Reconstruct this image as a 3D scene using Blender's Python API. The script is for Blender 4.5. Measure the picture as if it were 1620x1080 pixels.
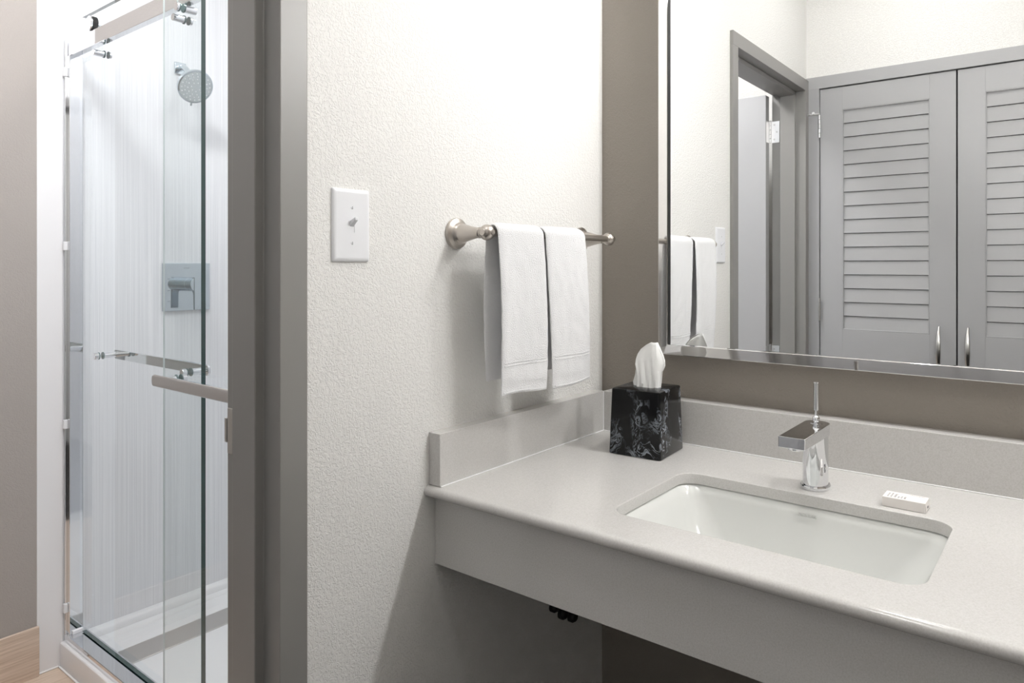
import bpy, bmesh, math, random
from mathutils import Vector, Matrix, noise

for o in list(bpy.data.objects):
    bpy.data.objects.remove(o)
scene = bpy.context.scene
COL = scene.collection
R = math.radians

# ------------------------------------------------------------------ camera
cam_data = bpy.data.cameras.new('camera')
cam = bpy.data.objects.new('camera', cam_data)
COL.objects.link(cam)
cam.location = (0.977, -1.6118, 1.288)
cam.rotation_euler = (R(90), 0, R(38.436))
cam_data.sensor_width = 36.0
cam_data.lens = 36.0 * 1125.9 / 1620.0
cam_data.shift_y = -(540 - 418.14) / 1620.0
cam_data.clip_start = 0.02
scene.camera = cam

# ------------------------------------------------------------------ world, exposure
world = bpy.data.worlds.new('world')
scene.world = world
world.use_nodes = True
bg = world.node_tree.nodes['Background']
bg.inputs['Color'].default_value = (1.0, 0.98, 0.95, 1)
bg.inputs['Strength'].default_value = 0.0
vs = scene.view_settings
vs.view_transform = 'Standard'
vs.look = 'None'
vs.gamma = 1.0
vs.use_curve_mapping = False
vs.exposure = 0.0

VANITY_POWER = 172.0     # emission strength of the four globes above the mirror
HALL_POWER = 23.0        # recessed ceiling lights
BATH_POWER = 64.0
SHOWER_FILL = 30.0  # strength of the fill added over the shower

# ------------------------------------------------------------------ mesh helpers
def srgb(r, g, b):
    def f(c):
        c /= 255.0
        return c / 12.92 if c <= 0.04045 else ((c + 0.055) / 1.055) ** 2.4
    return (f(r), f(g), f(b), 1.0)

def wloc(o):
    v = Vector((0, 0, 0))
    while o is not None:
        v = v + Vector(o.location)
        o = o.parent
    return v

def obj(name, bm, mat, parent=None, smooth=20, origin=None):
    """link a bmesh given in world coordinates as one mesh object"""
    if parent is not None:
        org = wloc(parent)
    elif origin is not None:
        org = Vector(origin)
    else:
        xs = [v.co for v in bm.verts]
        lo = Vector((min(c.x for c in xs), min(c.y for c in xs), min(c.z for c in xs)))
        hi = Vector((max(c.x for c in xs), max(c.y for c in xs), max(c.z for c in xs)))
        org = Vector(((lo.x + hi.x) / 2, (lo.y + hi.y) / 2, lo.z))
    bmesh.ops.translate(bm, verts=bm.verts, vec=-org)
    bmesh.ops.recalc_face_normals(bm, faces=bm.faces)
    me = bpy.data.meshes.new(name)
    bm.to_mesh(me)
    bm.free()
    mats = mat if isinstance(mat, (list, tuple)) else [mat]
    for m in mats:
        me.materials.append(m)
    if smooth:
        me.shade_smooth()
        me.set_sharp_from_angle(angle=R(smooth))
    o = bpy.data.objects.new(name, me)
    COL.objects.link(o)
    if parent is not None:
        o.parent = parent
    else:
        o.location = org
    return o

def tag(o, label, cat=None, group=None, kind=None):
    if label:
        o['label'] = label
    if cat:
        o['category'] = cat
    if group:
        o['group'] = group
    if kind:
        o['kind'] = kind
    return o

def thing(name, loc, label, cat, group=None, kind=None):
    o = bpy.data.objects.new(name, None)
    o.empty_display_size = 0.05
    o.location = loc
    COL.objects.link(o)
    return tag(o, label, cat, group, kind)

def link_copy(src, parent, loc):
    o = src.copy()
    COL.objects.link(o)
    o.parent = parent
    o.location = loc
    return o

def box(x0, x1, y0, y1, z0, z1, bev=0.0, seg=2, bm=None):
    own = bm is None
    b = bmesh.new()
    bmesh.ops.create_cube(b, size=1.0)
    for v in b.verts:
        v.co = Vector(((x0 + x1) / 2 + v.co.x * (x1 - x0),
                       (y0 + y1) / 2 + v.co.y * (y1 - y0),
                       (z0 + z1) / 2 + v.co.z * (z1 - z0)))
    if bev > 0:
        bmesh.ops.bevel(b, geom=list(b.edges), offset=bev, segments=seg, profile=0.5, affect='EDGES')
    if own:
        return b
    merge(bm, b)
    return bm

def merge(dst, src):
    me = bpy.data.meshes.new('tmp')
    src.to_mesh(me)
    src.free()
    dst.from_mesh(me)
    bpy.data.meshes.remove(me)
    return dst

def frame_of(axis):
    a = Vector(axis).normalized()
    t = Vector((0, 0, 1)) if abs(a.z) < 0.9 else Vector((1, 0, 0))
    u = t.cross(a).normalized()
    v = a.cross(u).normalized()
    return a, u, v

def lathe(profile, origin, axis, seg=32, bm=None):
    """profile: list of (radius, distance along the axis)"""
    b = bmesh.new()
    a, u, v = frame_of(axis)
    o = Vector(origin)
    rings = []
    for r, h in profile:
        if r <= 1e-6:
            rings.append([b.verts.new(o + a * h)])
        else:
            rings.append([b.verts.new(o + a * h + (u * math.cos(2 * math.pi * i / seg) + v * math.sin(2 * math.pi * i / seg)) * r) for i in range(seg)])
    for p, q in zip(rings[:-1], rings[1:]):
        for i in range(seg):
            j = (i + 1) % seg
            if len(p) == 1 and len(q) > 1:
                b.faces.new((p[0], q[i], q[j]))
            elif len(q) == 1 and len(p) > 1:
                b.faces.new((p[i], p[j], q[0]))
            elif len(p) > 1 and len(q) > 1:
                b.faces.new((p[i], p[j], q[j], q[i]))
    if bm is None:
        return b
    return merge(bm, b)

def cyl(p0, p1, r, seg=24, bev=0.0, bm=None, r1=None):
    p0, p1 = Vector(p0), Vector(p1)
    L = (p1 - p0).length
    r1 = r if r1 is None else r1
    prof = [(0, 0), (r, 0), (r1, L), (0, L)]
    if bev > 0:
        prof = [(0, 0), (r - bev, 0), (r - bev * .3, bev * .3), (r, bev), (r1, L - bev), (r1 - bev * .3, L - bev * .3), (r1 - bev, L), (0, L)]
    return lathe(prof, p0, p1 - p0, seg, bm)

def prism(poly, fn, bm=None, t0=0.0, t1=1.0):
    """closed polygon [(u, v)], fn(u, v, t) -> world point"""
    b = bmesh.new()
    A = [b.verts.new(fn(u, v, t0)) for u, v in poly]
    B = [b.verts.new(fn(u, v, t1)) for u, v in poly]
    n = len(poly)
    for i in range(n):
        j = (i + 1) % n
        b.faces.new((A[i], A[j], B[j], B[i]))
    b.faces.new(A)
    b.faces.new(list(reversed(B)))
    if bm is None:
        return b
    return merge(bm, b)

def rrect(x0, x1, y0, y1, r, n=8):
    """rounded rectangle, counter clockwise"""
    pts = []
    for cx, cy, a0 in ((x1 - r, y1 - r, 0), (x0 + r, y1 - r, 90), (x0 + r, y0 + r, 180), (x1 - r, y0 + r, 270)):
        for i in range(n + 1):
            a = R(a0 + 90 * i / n)
            pts.append((cx + r * math.cos(a), cy + r * math.sin(a)))
    return pts

def sweep(path, ring, bm=None, caps=True):
    """path: list of points, ring(i) -> list of offset vectors"""
    b = bmesh.new()
    loops = []
    for i, p in enumerate(path):
        loops.append([b.verts.new(Vector(p) + Vector(q)) for q in ring(i)])
    n = len(loops[0])
    for A, B in zip(loops[:-1], loops[1:]):
        for i in range(n):
            j = (i + 1) % n
            b.faces.new((A[i], A[j], B[j], B[i]))
    if caps:
        b.faces.new(loops[0])
        b.faces.new(list(reversed(loops[-1])))
    if bm is None:
        return b
    return merge(bm, b)

# ------------------------------------------------------------------ materials
def new_mat(name):
    m = bpy.data.materials.new(name)
    m.use_nodes = True
    nt = m.node_tree
    p = nt.nodes['Principled BSDF']
    return m, nt, p

def coords(nt, scale=(1, 1, 1)):
    tc = nt.nodes.new('ShaderNodeTexCoord')
    mp = nt.nodes.new('ShaderNodeMapping')
    mp.inputs['Scale'].default_value = scale
    nt.links.new(tc.outputs['Object'], mp.inputs['Vector'])
    return mp.outputs['Vector']

def tex_noise(nt, vec, scale, detail=2.0, rough=0.5, dist=0.0):
    n = nt.nodes.new('ShaderNodeTexNoise')
    n.inputs['Scale'].default_value = scale
    n.inputs['Detail'].default_value = detail
    n.inputs['Roughness'].default_value = rough
    n.inputs['Distortion'].default_value = dist
    nt.links.new(vec, n.inputs['Vector'])
    return n.outputs['Fac']

def ramp(nt, fac, stops):
    r = nt.nodes.new('ShaderNodeValToRGB')
    e = r.color_ramp.elements
    while len(e) < len(stops):
        e.new(0.5)
    for el, (p, c) in zip(e, stops):
        el.position = p
        el.color = c if len(c) == 4 else (*c, 1)
    nt.links.new(fac, r.inputs['Fac'])
    return r.outputs['Color']

def bump(nt, p, height, strength, distance):
    b = nt.nodes.new('ShaderNodeBump')
    b.inputs['Strength'].default_value = strength
    b.inputs['Distance'].default_value = distance
    nt.links.new(height, b.inputs['Height'])
    nt.links.new(b.outputs['Normal'], p.inputs['Normal'])

def plain(name, col, rough=0.5, metal=0.0, spec=0.5):
    m, nt, p = new_mat(name)
    p.inputs['Base Color'].default_value = col
    p.inputs['Roughness'].default_value = rough
    p.inputs['Metallic'].default_value = metal
    p.inputs['Specular IOR Level'].default_value = spec
    return m

def textured_paint(name, col, rough=0.55, strength=0.35, scale=150.0, dist=0.0012):
    m, nt, p = new_mat(name)
    v = coords(nt)
    a = tex_noise(nt, v, scale, 3.0, 0.5, 0.9)
    h = ramp(nt, a, [(0.45, (0, 0, 0)), (0.53, (1, 1, 1))])
    p.inputs['Base Color'].default_value = col
    p.inputs['Roughness'].default_value = rough
    p.inputs['Specular IOR Level'].default_value = 0.35
    bump(nt, p, h, strength, dist)
    return m

def grained_paint(name, col, rough, axis_scale, strength=0.25):
    m, nt, p = new_mat(name)
    v = coords(nt, axis_scale)
    a = tex_noise(nt, v, 1.0, 3.0, 0.6, 0.3)
    p.inputs['Base Color'].default_value = col
    p.inputs['Roughness'].default_value = rough
    bump(nt, p, a, strength, 0.0006)
    return m

M = {}
M['wall_white'] = textured_paint('white_textured_paint', srgb(238, 237, 234), 0.6, 0.7, 170, 0.0010)
M['wall_taupe'] = textured_paint('taupe_textured_paint', srgb(146, 139, 131), 0.55, 0.4, 150, 0.0012)
M['wall_bath'] = textured_paint('grey_taupe_bath_paint', srgb(172, 166, 161), 0.5, 0.35, 150, 0.0012)
M['ceiling'] = plain('ceiling_white', srgb(240, 238, 234), 0.8)
M['grey_trim'] = plain('grey_trim_enamel', srgb(138, 136, 133), 0.40, 0.0, 0.7)
M['closet_grey'] = grained_paint('closet_grey_enamel', srgb(172, 172, 173), 0.34, (420, 420, 9), 0.12)
M['slat_grey'] = grained_paint('slat_grey_enamel', srgb(174, 174, 175), 0.36, (9, 420, 420), 0.25)
M['door_grey'] = plain('door_grey_enamel', srgb(176, 176, 177), 0.45)
M['dark'] = plain('closet_painted_shade', srgb(40, 38, 36), 0.9)  # shade of the closet interior put into the colour
M['carpet'] = plain('dark_carpet', srgb(46, 44, 42), 0.95)
M['chrome'] = plain('polished_chrome', (0.80, 0.81, 0.83, 1), 0.05, 1.0)
M['frame_chrome'] = plain('polished_steel_frame', (0.80, 0.79, 0.78, 1), 0.06, 1.0)
M['shower_chrome'] = plain('shower_chrome', (0.56, 0.62, 0.66, 1), 0.07, 1.0)
M['steel'] = plain('brushed_steel', (0.62, 0.61, 0.59, 1), 0.28, 1.0)
M['hinge'] = plain('satin_hinge_metal', (0.82, 0.82, 0.82, 1), 0.35, 1.0)
M['nickel'] = plain('brushed_nickel', (0.55, 0.51, 0.47, 1), 0.32, 1.0)
M['black'] = plain('black_rubber', (0.008, 0.008, 0.008, 1), 0.5)
M['porcelain'] = plain('porcelain', srgb(222, 223, 220), 0.12)
M['acrylic'] = plain('white_acrylic', srgb(238, 238, 240), 0.28)
M['plastic'] = plain('white_plastic', srgb(236, 237, 240), 0.3)
M['caulk'] = plain('white_caulk', srgb(246, 246, 246), 0.5)
M['mirror'] = plain('mirror_silver', (0.93, 0.94, 0.94, 1), 0.0, 1.0)
M['paper'] = plain('tissue_paper', srgb(244, 244, 242), 0.9)
M['carton'] = plain('carton', srgb(240, 235, 231), 0.6)
M['ink'] = plain('grey_ink', srgb(92, 92, 98), 0.7)
M['faint_ink'] = plain('faint_mark', srgb(214, 215, 212), 0.3)
M['valve_ink'] = plain('etched_mark', srgb(120, 128, 136), 0.4)
M['rubber_white'] = plain('white_rubber', srgb(240, 240, 240), 0.6)

def quartz():
    m, nt, p = new_mat('speckled_quartz')
    v = coords(nt)
    big = tex_noise(nt, v, 420.0, 3.0, 0.7)
    base = ramp(nt, big, [(0.30, srgb(193, 191, 187)), (0.5, srgb(203, 201, 198)), (0.72, srgb(211, 209, 207))])
    vo = nt.nodes.new('ShaderNodeTexVoronoi')
    vo.inputs['Scale'].default_value = 520.0
    nt.links.new(v, vo.inputs['Vector'])
    spk = ramp(nt, vo.outputs['Distance'], [(0.10, (0.62, 0.60, 0.58)), (0.20, (1, 1, 1))])
    mx = nt.nodes.new('ShaderNodeMix')
    mx.data_type = 'RGBA'
    mx.blend_type = 'MULTIPLY'
    mx.inputs['Factor'].default_value = 0.28
    nt.links.new(base, mx.inputs['A'])
    nt.links.new(spk, mx.inputs['B'])
    nt.links.new(mx.outputs['Result'], p.inputs['Base Color'])
    p.inputs['Roughness'].default_value = 0.14
    return m
M['quartz'] = quartz()

def striated():
    m, nt, p = new_mat('striated_white_panel')
    v = coords(nt, (1.0, 260.0, 1.2))
    a = tex_noise(nt, v, 1.0, 4.0, 0.65)
    c = ramp(nt, a, [(0.35, srgb(226, 227, 231)), (0.65, srgb(244, 244, 247))])
    nt.links.new(c, p.inputs['Base Color'])
    p.inputs['Roughness'].default_value = 0.3
    bump(nt, p, a, 0.15, 0.0006)
    return m
M['striated'] = striated()

def wood_tile(name, scale, ca, cb):
    m, nt, p = new_mat(name)
    v = coords(nt, scale)
    a = tex_noise(nt, v, 1.0, 4.0, 0.6, 0.4)
    c = ramp(nt, a, [(0.3, ca), (0.7, cb)])
    nt.links.new(c, p.inputs['Base Color'])
    p.inputs['Roughness'].default_value = 0.4
    return m
M['wood_tile'] = wood_tile('wood_look_tile', (260, 6, 260), srgb(190, 168, 148), srgb(226, 208, 192))

def terry():
    m, nt, p = new_mat('white_terry')
    v = coords(nt)
    a = tex_noise(nt, v, 520.0, 2.0, 0.6)
    p.inputs['Base Color'].default_value = srgb(246, 246, 247)
    p.inputs['Roughness'].default_value = 0.95
    p.inputs['Specular IOR Level'].default_value = 0.1
    bump(nt, p, a, 0.8, 0.003)
    tl = nt.nodes.new('ShaderNodeBsdfTranslucent')
    tl.inputs['Color'].default_value = srgb(244, 244, 246)
    ms = nt.nodes.new('ShaderNodeMixShader')
    ms.inputs['Fac'].default_value = 0.07
    nt.links.new(p.outputs[0], ms.inputs[1])
    nt.links.new(tl.outputs[0], ms.inputs[2])
    nt.links.new(ms.outputs[0], nt.nodes['Material Output'].inputs['Surface'])
    return m
M['terry'] = terry()

def marble():
    m, nt, p = new_mat('black_swirled_resin')
    v = coords(nt, (1, 1, 0.75))
    w = nt.nodes.new('ShaderNodeTexNoise')
    w.inputs['Scale'].default_value = 11.0
    w.inputs['Detail'].default_value = 3.0
    nt.links.new(v, w.inputs['Vector'])
    add = nt.nodes.new('ShaderNodeMix')
    add.data_type = 'RGBA'
    add.blend_type = 'LINEAR_LIGHT'
    add.inputs['Factor'].default_value = 0.14
    nt.links.new(v, add.inputs['A'])
    nt.links.new(w.outputs['Color'], add.inputs['B'])
    n1 = tex_noise(nt, add.outputs['Result'], 16.0, 8.0, 0.62, 2.2)
    c1 = ramp(nt, n1, [(0.455, (0, 0, 0)), (0.5, (1, 1, 1)), (0.545, (0, 0, 0))])
    n2 = tex_noise(nt, v, 13.0, 2.0, 0.5, 0.5)
    c2 = ramp(nt, n2, [(0.47, (0, 0, 0)), (0.66, (1, 1, 1))])
    mul = nt.nodes.new('ShaderNodeMix')
    mul.data_type = 'RGBA'
    mul.blend_type = 'MULTIPLY'
    mul.inputs['Factor'].default_value = 1.0
    nt.links.new(c1, mul.inputs['A'])
    nt.links.new(c2, mul.inputs['B'])
    fin = nt.nodes.new('ShaderNodeMix')
    fin.data_type = 'RGBA'
    nt.links.new(mul.outputs['Result'], fin.inputs['Factor'])
    fin.inputs['A'].default_value = srgb(9, 10, 12)
    fin.inputs['B'].default_value = srgb(168, 176, 186)
    nt.links.new(fin.outputs['Result'], p.inputs['Base Color'])
    p.inputs['Roughness'].default_value = 0.16
    p.inputs['Specular IOR Level'].default_value = 0.3
    return m
M['marble'] = marble()

def pane_glass():
    m, nt, p = new_mat('shower_glass')
    nt.nodes.remove(p)
    out = nt.nodes['Material Output']
    tr = nt.nodes.new('ShaderNodeBsdfTransparent')
    tr.inputs['Color'].default_value = (0.955, 0.972, 0.972, 1)
    gl = nt.nodes.new('ShaderNodeBsdfGlossy')
    gl.inputs['Roughness'].default_value = 0.0
    gl.inputs['Color'].default_value = (1, 1, 1, 1)
    fr = nt.nodes.new('ShaderNodeFresnel')
    fr.inputs['IOR'].default_value = 1.38
    geo = nt.nodes.new('ShaderNodeNewGeometry')
    mx = nt.nodes.new('ShaderNodeMixShader')
    inv = nt.nodes.new('ShaderNodeMath')
    inv.operation = 'SUBTRACT'
    inv.inputs[0].default_value = 1.0
    nt.links.new(geo.outputs['Backfacing'], inv.inputs[1])
    mul = nt.nodes.new('ShaderNodeMath')
    mul.operation = 'MULTIPLY'
    nt.links.new(fr.outputs['Fac'], mul.inputs[0])
    nt.links.new(inv.outputs[0], mul.inputs[1])
    nt.links.new(mul.outputs[0], mx.inputs['Fac'])
    nt.links.new(tr.outputs[0], mx.inputs[1])
    nt.links.new(gl.outputs[0], mx.inputs[2])
    nt.links.new(mx.outputs[0], out.inputs['Surface'])
    return m
M['glass'] = pane_glass()
M['washer'] = plain('clear_grey_washer', srgb(104, 122, 122), 0.2)
M['glass_edge'] = plain('green_glass_edge', srgb(34, 66, 64), 0.15)
M['glass_edge_glint'] = plain('painted_edge_glint', srgb(206, 216, 216), 0.2)  # highlight on the outer pane's left arris, painted as a pale edge

def emitter(name, col, strength):
    m, nt, p = new_mat(name)
    p.inputs['Base Color'].default_value = (0.8, 0.8, 0.8, 1)
    p.inputs['Emission Color'].default_value = col
    p.inputs['Emission Strength'].default_value = strength
    return m
M['lamp_vanity'] = emitter('vanity_tube_glow', (1.0, 0.995, 0.99, 1), VANITY_POWER)
M['lamp_hall'] = emitter('hall_lens_glow', (1.0, 0.995, 0.99, 1), HALL_POWER)
M['fill_shower'] = emitter('shower_fill_glow', (1.0, 0.99, 0.99, 1), SHOWER_FILL)
M['lamp_bath'] = emitter('bath_lens_glow', (1.0, 0.985, 0.985, 1), BATH_POWER)

# ------------------------------------------------------------------ dimensions
CEIL = 2.74
FAR = -1.578          # far wall of the bathroom
YC = -1.847           # closet wall
XR = 2.6              # right end of the hall
ZC = 0.8641           # worktop
ZS = 0.9656           # top of the splashbacks
MIRY = -0.021         # mirror plane
DY0, DY1 = -0.973, -1.795    # bathroom door opening
DZ = 2.078

# ------------------------------------------------------------------ the setting
def struct(name, bm, mat, label, parent=None, smooth=0):
    o = obj(name, bm, mat, parent, smooth)
    if parent is None:
        tag(o, label, None, None, 'structure')
        o['category'] = name.split('_')[0]
    return o

struct('floor', box(-0.128, XR, YC - 0.6, 0.0, -0.05, 0.0), M['carpet'], 'dark carpet floor of the vanity hall')
struct('floor_bathroom', box(FAR, -0.128, -2.1, 0.3, -0.05, 0.0), M['wood_tile'], 'pale wood-look tile floor of the bathroom')
struct('ceiling', box(FAR - 0.1, XR + 0.1, -2.5, 0.35, CEIL, CEIL + 0.08), M['ceiling'], 'flat white ceiling over hall and bathroom')
b = box(-0.128, 0.0, -0.93, 0.0, 0.0, CEIL)
box(-0.128, 0.0, -2.2, -0.93, DZ + 0.04, CEIL, bm=b)
box(-0.128, 0.0, -2.2, YC - 0.001, 0.0, DZ + 0.04, bm=b)
struct('wall_left', b, M['wall_white'], 'white textured wall with the light switch and the towel bar')
struct('wall_back', box(-0.128, XR, 0.0, 0.1, 0.0, CEIL), M['wall_taupe'], 'taupe textured wall behind the mirror and the sink')
struct('wall_right', box(XR, XR + 0.1, -2.5, 0.1, 0.0, CEIL), M['wall_taupe'], 'taupe wall closing the far end of the hall')
b = box(0.0, XR, YC - 0.1, YC, 2.128, CEIL)
box(1.19, XR, YC - 0.1, YC, 0.0, 2.128, bm=b)
struct('wall_front', b, M['wall_white'], 'white wall above the louvred closet, seen in the mirror')
b = box(0.0, XR, -2.5, -2.45, 0.0, CEIL)
struct('wall_closet', b, M['dark'], 'back wall inside the closet, coloured dark for the shade in there')

struct('wall_bathroom', box(FAR - 0.1, FAR, -2.2, -0.79, 0.0, CEIL), M['wall_bath'], 'grey taupe textured bathroom wall left of the shower')
struct('wall_bathroom_near', box(FAR - 0.1, -0.128, -2.2, -2.1, 0.0, CEIL), M['wall_white'], 'white bathroom wall behind the open door')
struct('wall_shower', box(FAR - 0.1, FAR, -0.718, 0.2, 0.0, CEIL), M['striated'], 'white striated shower wall carrying the shower head and valve')
struct('wall_shower_back', box(FAR - 0.1, -0.128, 0.2, 0.3, 0.0, CEIL), M['striated'], 'white striated wall at the back of the shower')
struct('wall_shower_side', box(-0.16, -0.129, -0.70, 0.2, 0.0, CEIL), M['striated'], 'white striated wall at the door end of the shower')
b = box(FAR - 0.1, FAR + 0.0015, -0.79, -0.717, 0.0, CEIL, 0.001, 1)
struct('trim_1', b, M['acrylic'], 'smooth white vertical trim strip between grey wall and shower')
b = box(FAR, FAR + 0.012, -2.1, -0.786, 0.0, 0.155, 0.002)
struct('baseboard_bathroom', b, M['wood_tile'], 'pale wood-look tile baseboard along the grey bathroom wall')

# ---- bathroom door frame (trim_2) with its strike plate
frame = thing('trim_2', (-0.06, DY0, 0), 'grey painted double-rabbeted door frame of the bathroom', 'trim', None, 'structure')
def jamb_poly(s):
    y0 = DY0 if s > 0 else DY1
    pts = [(0.012, 0.051), (0.012, 0.0), (-0.0317, 0.0), (-0.0317, -0.016), (-0.0985, -0.016), (-0.0985, 0.0), (-0.140, 0.0), (-0.140, 0.051)]
    return [(x, y0 + s * d) for x, d in pts]
for s in (1, -1):
    bj = prism(jamb_poly(s), lambda u, v, t: Vector((u, v, t)), None, 0.0, DZ)
    ed = [e for e in bj.edges if abs(e.verts[0].co.z - e.verts[1].co.z) > 0.5]
    bmesh.ops.bevel(bj, geom=ed, offset=0.0018, segments=2, profile=0.5, affect='EDGES')
    obj('jamb', bj, M['grey_trim'], frame)
bh = bmesh.new()
box(-0.140, 0.012, DY1 - 0.051, DY0 + 0.051, DZ, DZ + 0.052, 0.0018, 2, bh)
box(-0.0985, -0.0317, DY1, DY0, DZ - 0.016, DZ + 0.004, 0.0018, 2, bh)
obj('head', bh, M['grey_trim'], frame)
bs = box(-0.1375, -0.101, DY0 - 0.0015, DY0 + 0.001, 0.972, 1.048, 0.0006, 1)
prism([(-0.1395, 0.0), (-0.1395, -0.002), (-0.147, -0.001), (-0.150, 0.004), (-0.149, 0.005), (-0.1455, 0.002)],
      lambda u, v, t: Vector((u, DY0 + v, t)), bs, 0.99, 1.030)
tag(obj('strike_plate', bs, M['steel'], frame), 'satin metal strike plate in the door frame')

# ---- bathroom door leaf, standing open
PX, PY = -0.147, DY1 + 0.003
door = thing('door_1', (PX, PY, 0), 'plain grey bathroom door standing open, seen in the mirror', 'door', None, 'structure')
obj('leaf', box(PX - 0.815, PX - 0.004, PY + 0.005, PY + 0.049, 0.01, DZ - 0.006, 0.0015, 1), M['door_grey'], door)
for zc in (1.905, 0.86, 0.22):
    bb = box(PX - 0.002, PX + 0.042, PY - 0.003, PY - 0.0005, zc - 0.05, zc + 0.05, 0.0006, 1)
    box(PX - 0.006, PX - 0.003, PY + 0.006, PY + 0.045, zc - 0.05, zc + 0.05, 0.0006, 1, bb)
    h = obj('hinge', bb, M['hinge'], door)
    bb = bmesh.new()
    for k in range(5):
        cyl((PX, PY + 0.002, zc - 0.05 + k * 0.02 + 0.0006), (PX, PY + 0.002, zc - 0.03 + k * 0.02 - 0.0006), 0.006, 14, 0.0006, bb)
    lathe([(0, 0), (0.0065, 0), (0.0065, 0.003), (0.003, 0.006), (0, 0.006)], (PX, PY + 0.002, zc + 0.05), (0, 0, 1), 14, bb)
    obj('hinge_knuckle', bb, M['hinge'], h)
    for q in range(3):
        bb = cyl((PX + 0.022 + (0.008 if q == 1 else -0.004), PY - 0.0008, zc - 0.034 + q * 0.034), (PX + 0.022 + (0.008 if q == 1 else -0.004), PY + 0.0006, zc - 0.034 + q * 0.034), 0.004, 12)
        obj('screw', bb, M['steel'], h)

# ---- closet frame (trim_3)
cf = thing('trim_3', (0.6, YC, 0), 'grey painted frame around the louvred closet, seen in the mirror', 'trim', None, 'structure')
obj('side_casing', box(0.0005, 0.058, YC - 0.05, YC + 0.010, 0.0, 2.128, 0.0012, 1), M['closet_grey'], cf)
obj('side_casing', box(1.128, 1.19, YC - 0.05, YC + 0.010, 0.0, 2.128, 0.0012, 1), M['closet_grey'], cf)
obj('head_casing', box(0.0005, 1.19, YC - 0.05, YC + 0.0105, 2.087, 2.142, 0.0012, 1), M['slat_grey'], cf)

# ---- closet doors
def closet_door(n, x0, x1, hinge_x, label):
    d = thing('door_%d' % n, ((x0 + x1) / 2, YC, 0), label, 'door', None, 'structure')
    t0, t1 = YC - 0.033, YC + 0.002
    sw = 0.0945
    zb, zt = 0.01, 2.083
    for a, bb in ((x0, x0 + sw), (x1 - sw, x1)):
        obj('stile', box(a, bb, t0, t1, zb, zt, 0.0004, 1), M['closet_grey'], d)
    lx0, lx1 = x0 + sw, x1 - sw
    for z0, z1 in ((1.981, zt), (0.868, 0.996), (zb, 0.20)):
        obj('rail', box(lx0, lx1, t0, t1, z0, z1, 0.0004, 1), M['slat_grey'], d)
    # louvre slats: closed, overlapping, one mesh shared by all
    first = None
    for z0, z1, cnt in ((0.996, 1.981, 16), (0.20, 0.868, 11)):
        pitch = (z1 - z0) / cnt
        for k in range(cnt):
            zc = z0 + pitch * (k + 0.5)
            if first is None:
                poly = [(-0.0080, -0.0300), (-0.0030, -0.0300), (-0.0022, -0.0292), (-0.0085, 0.0292), (-0.0095, 0.0300), (-0.0150, 0.0300)]
                bm_s = prism(poly, lambda u, v, t: Vector((t, YC + u, zc + v)), None, lx0 + 0.0005, lx1 - 0.0005)
                first = obj('slat', bm_s, M['slat_grey'], d, 0)
                zfirst = zc
            else:
                link_copy(first, d, (0, 0, zc - zfirst))
    obj('shade_sheet', box(lx0 - 0.02, lx1 + 0.02, t0 - 0.006, t0 - 0.001, 0.15, 2.02), M['dark'], d)  # dark sheet standing in for the shade between the slats
    # panel moulding around the upper and lower louvre openings
    for z0, z1 in ((0.996, 1.981), (0.20, 0.868)):
        bb = bmesh.new()
        for A in ((lx0, lx0 + 0.004, z0, z1), (lx1 - 0.004, lx1, z0, z1), (lx0, lx1, z0, z0 + 0.005), (lx0, lx1, z1 - 0.004, z1)):
            box(A[0], A[1], YC - 0.02, YC + 0.0012, A[2], A[3], 0.0008, 1, bb)
        obj('louvre_bead', bb, M['closet_grey'], d)
    # bow handle
    hx = x1 - 0.060 if hinge_x == x0 else x0 + 0.036
    path = []
    for k in range(25):
        s = k / 24
        zz = 1.030 - 0.19 * s
        path.append(Vector((hx, YC + 0.002 + 0.034 * math.sin(math.pi * s) ** 0.8, zz)))
    def ring(i):
        s = i / 24
        wd = 0.003 + 0.0065 * math.sin(math.pi * s)
        th = 0.003 + 0.001 * math.sin(math.pi * s)
        tng = (path[min(i + 1, 24)] - path[max(i - 1, 0)]).normalized()
        nrm = Vector((1, 0, 0)).cross(tng).normalized()
        return [Vector((1, 0, 0)) * wd * math.cos(2 * math.pi * q / 14) + nrm * th * math.sin(2 * math.pi * q / 14) for q in range(14)]
    tag(obj('handle', sweep(path, ring), M['steel'], d, 60), 'bowed satin metal pull handle')
    for zc in (1.915, 1.083, 0.25):
        bb = bmesh.new()
        for k in range(5):
            cyl((hinge_x, YC + 0.0125, zc - 0.052 + k * 0.0208 + 0.0006), (hinge_x, YC + 0.0125, zc - 0.052 + (k + 1) * 0.0208 - 0.0006), 0.0045, 12, 0.0006, bb)
        obj('hinge', bb, M['hinge'] if zc > 1.2 else M['steel'], d)
    return d
cd1 = closet_door(2, 0.0605, 0.5895, 0.0605, 'grey louvred closet door hinged beside the bathroom door frame')
cd2 = closet_door(3, 0.5955, 1.1255, 1.1255, 'grey louvred closet door at the right edge of the mirror')
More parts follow.
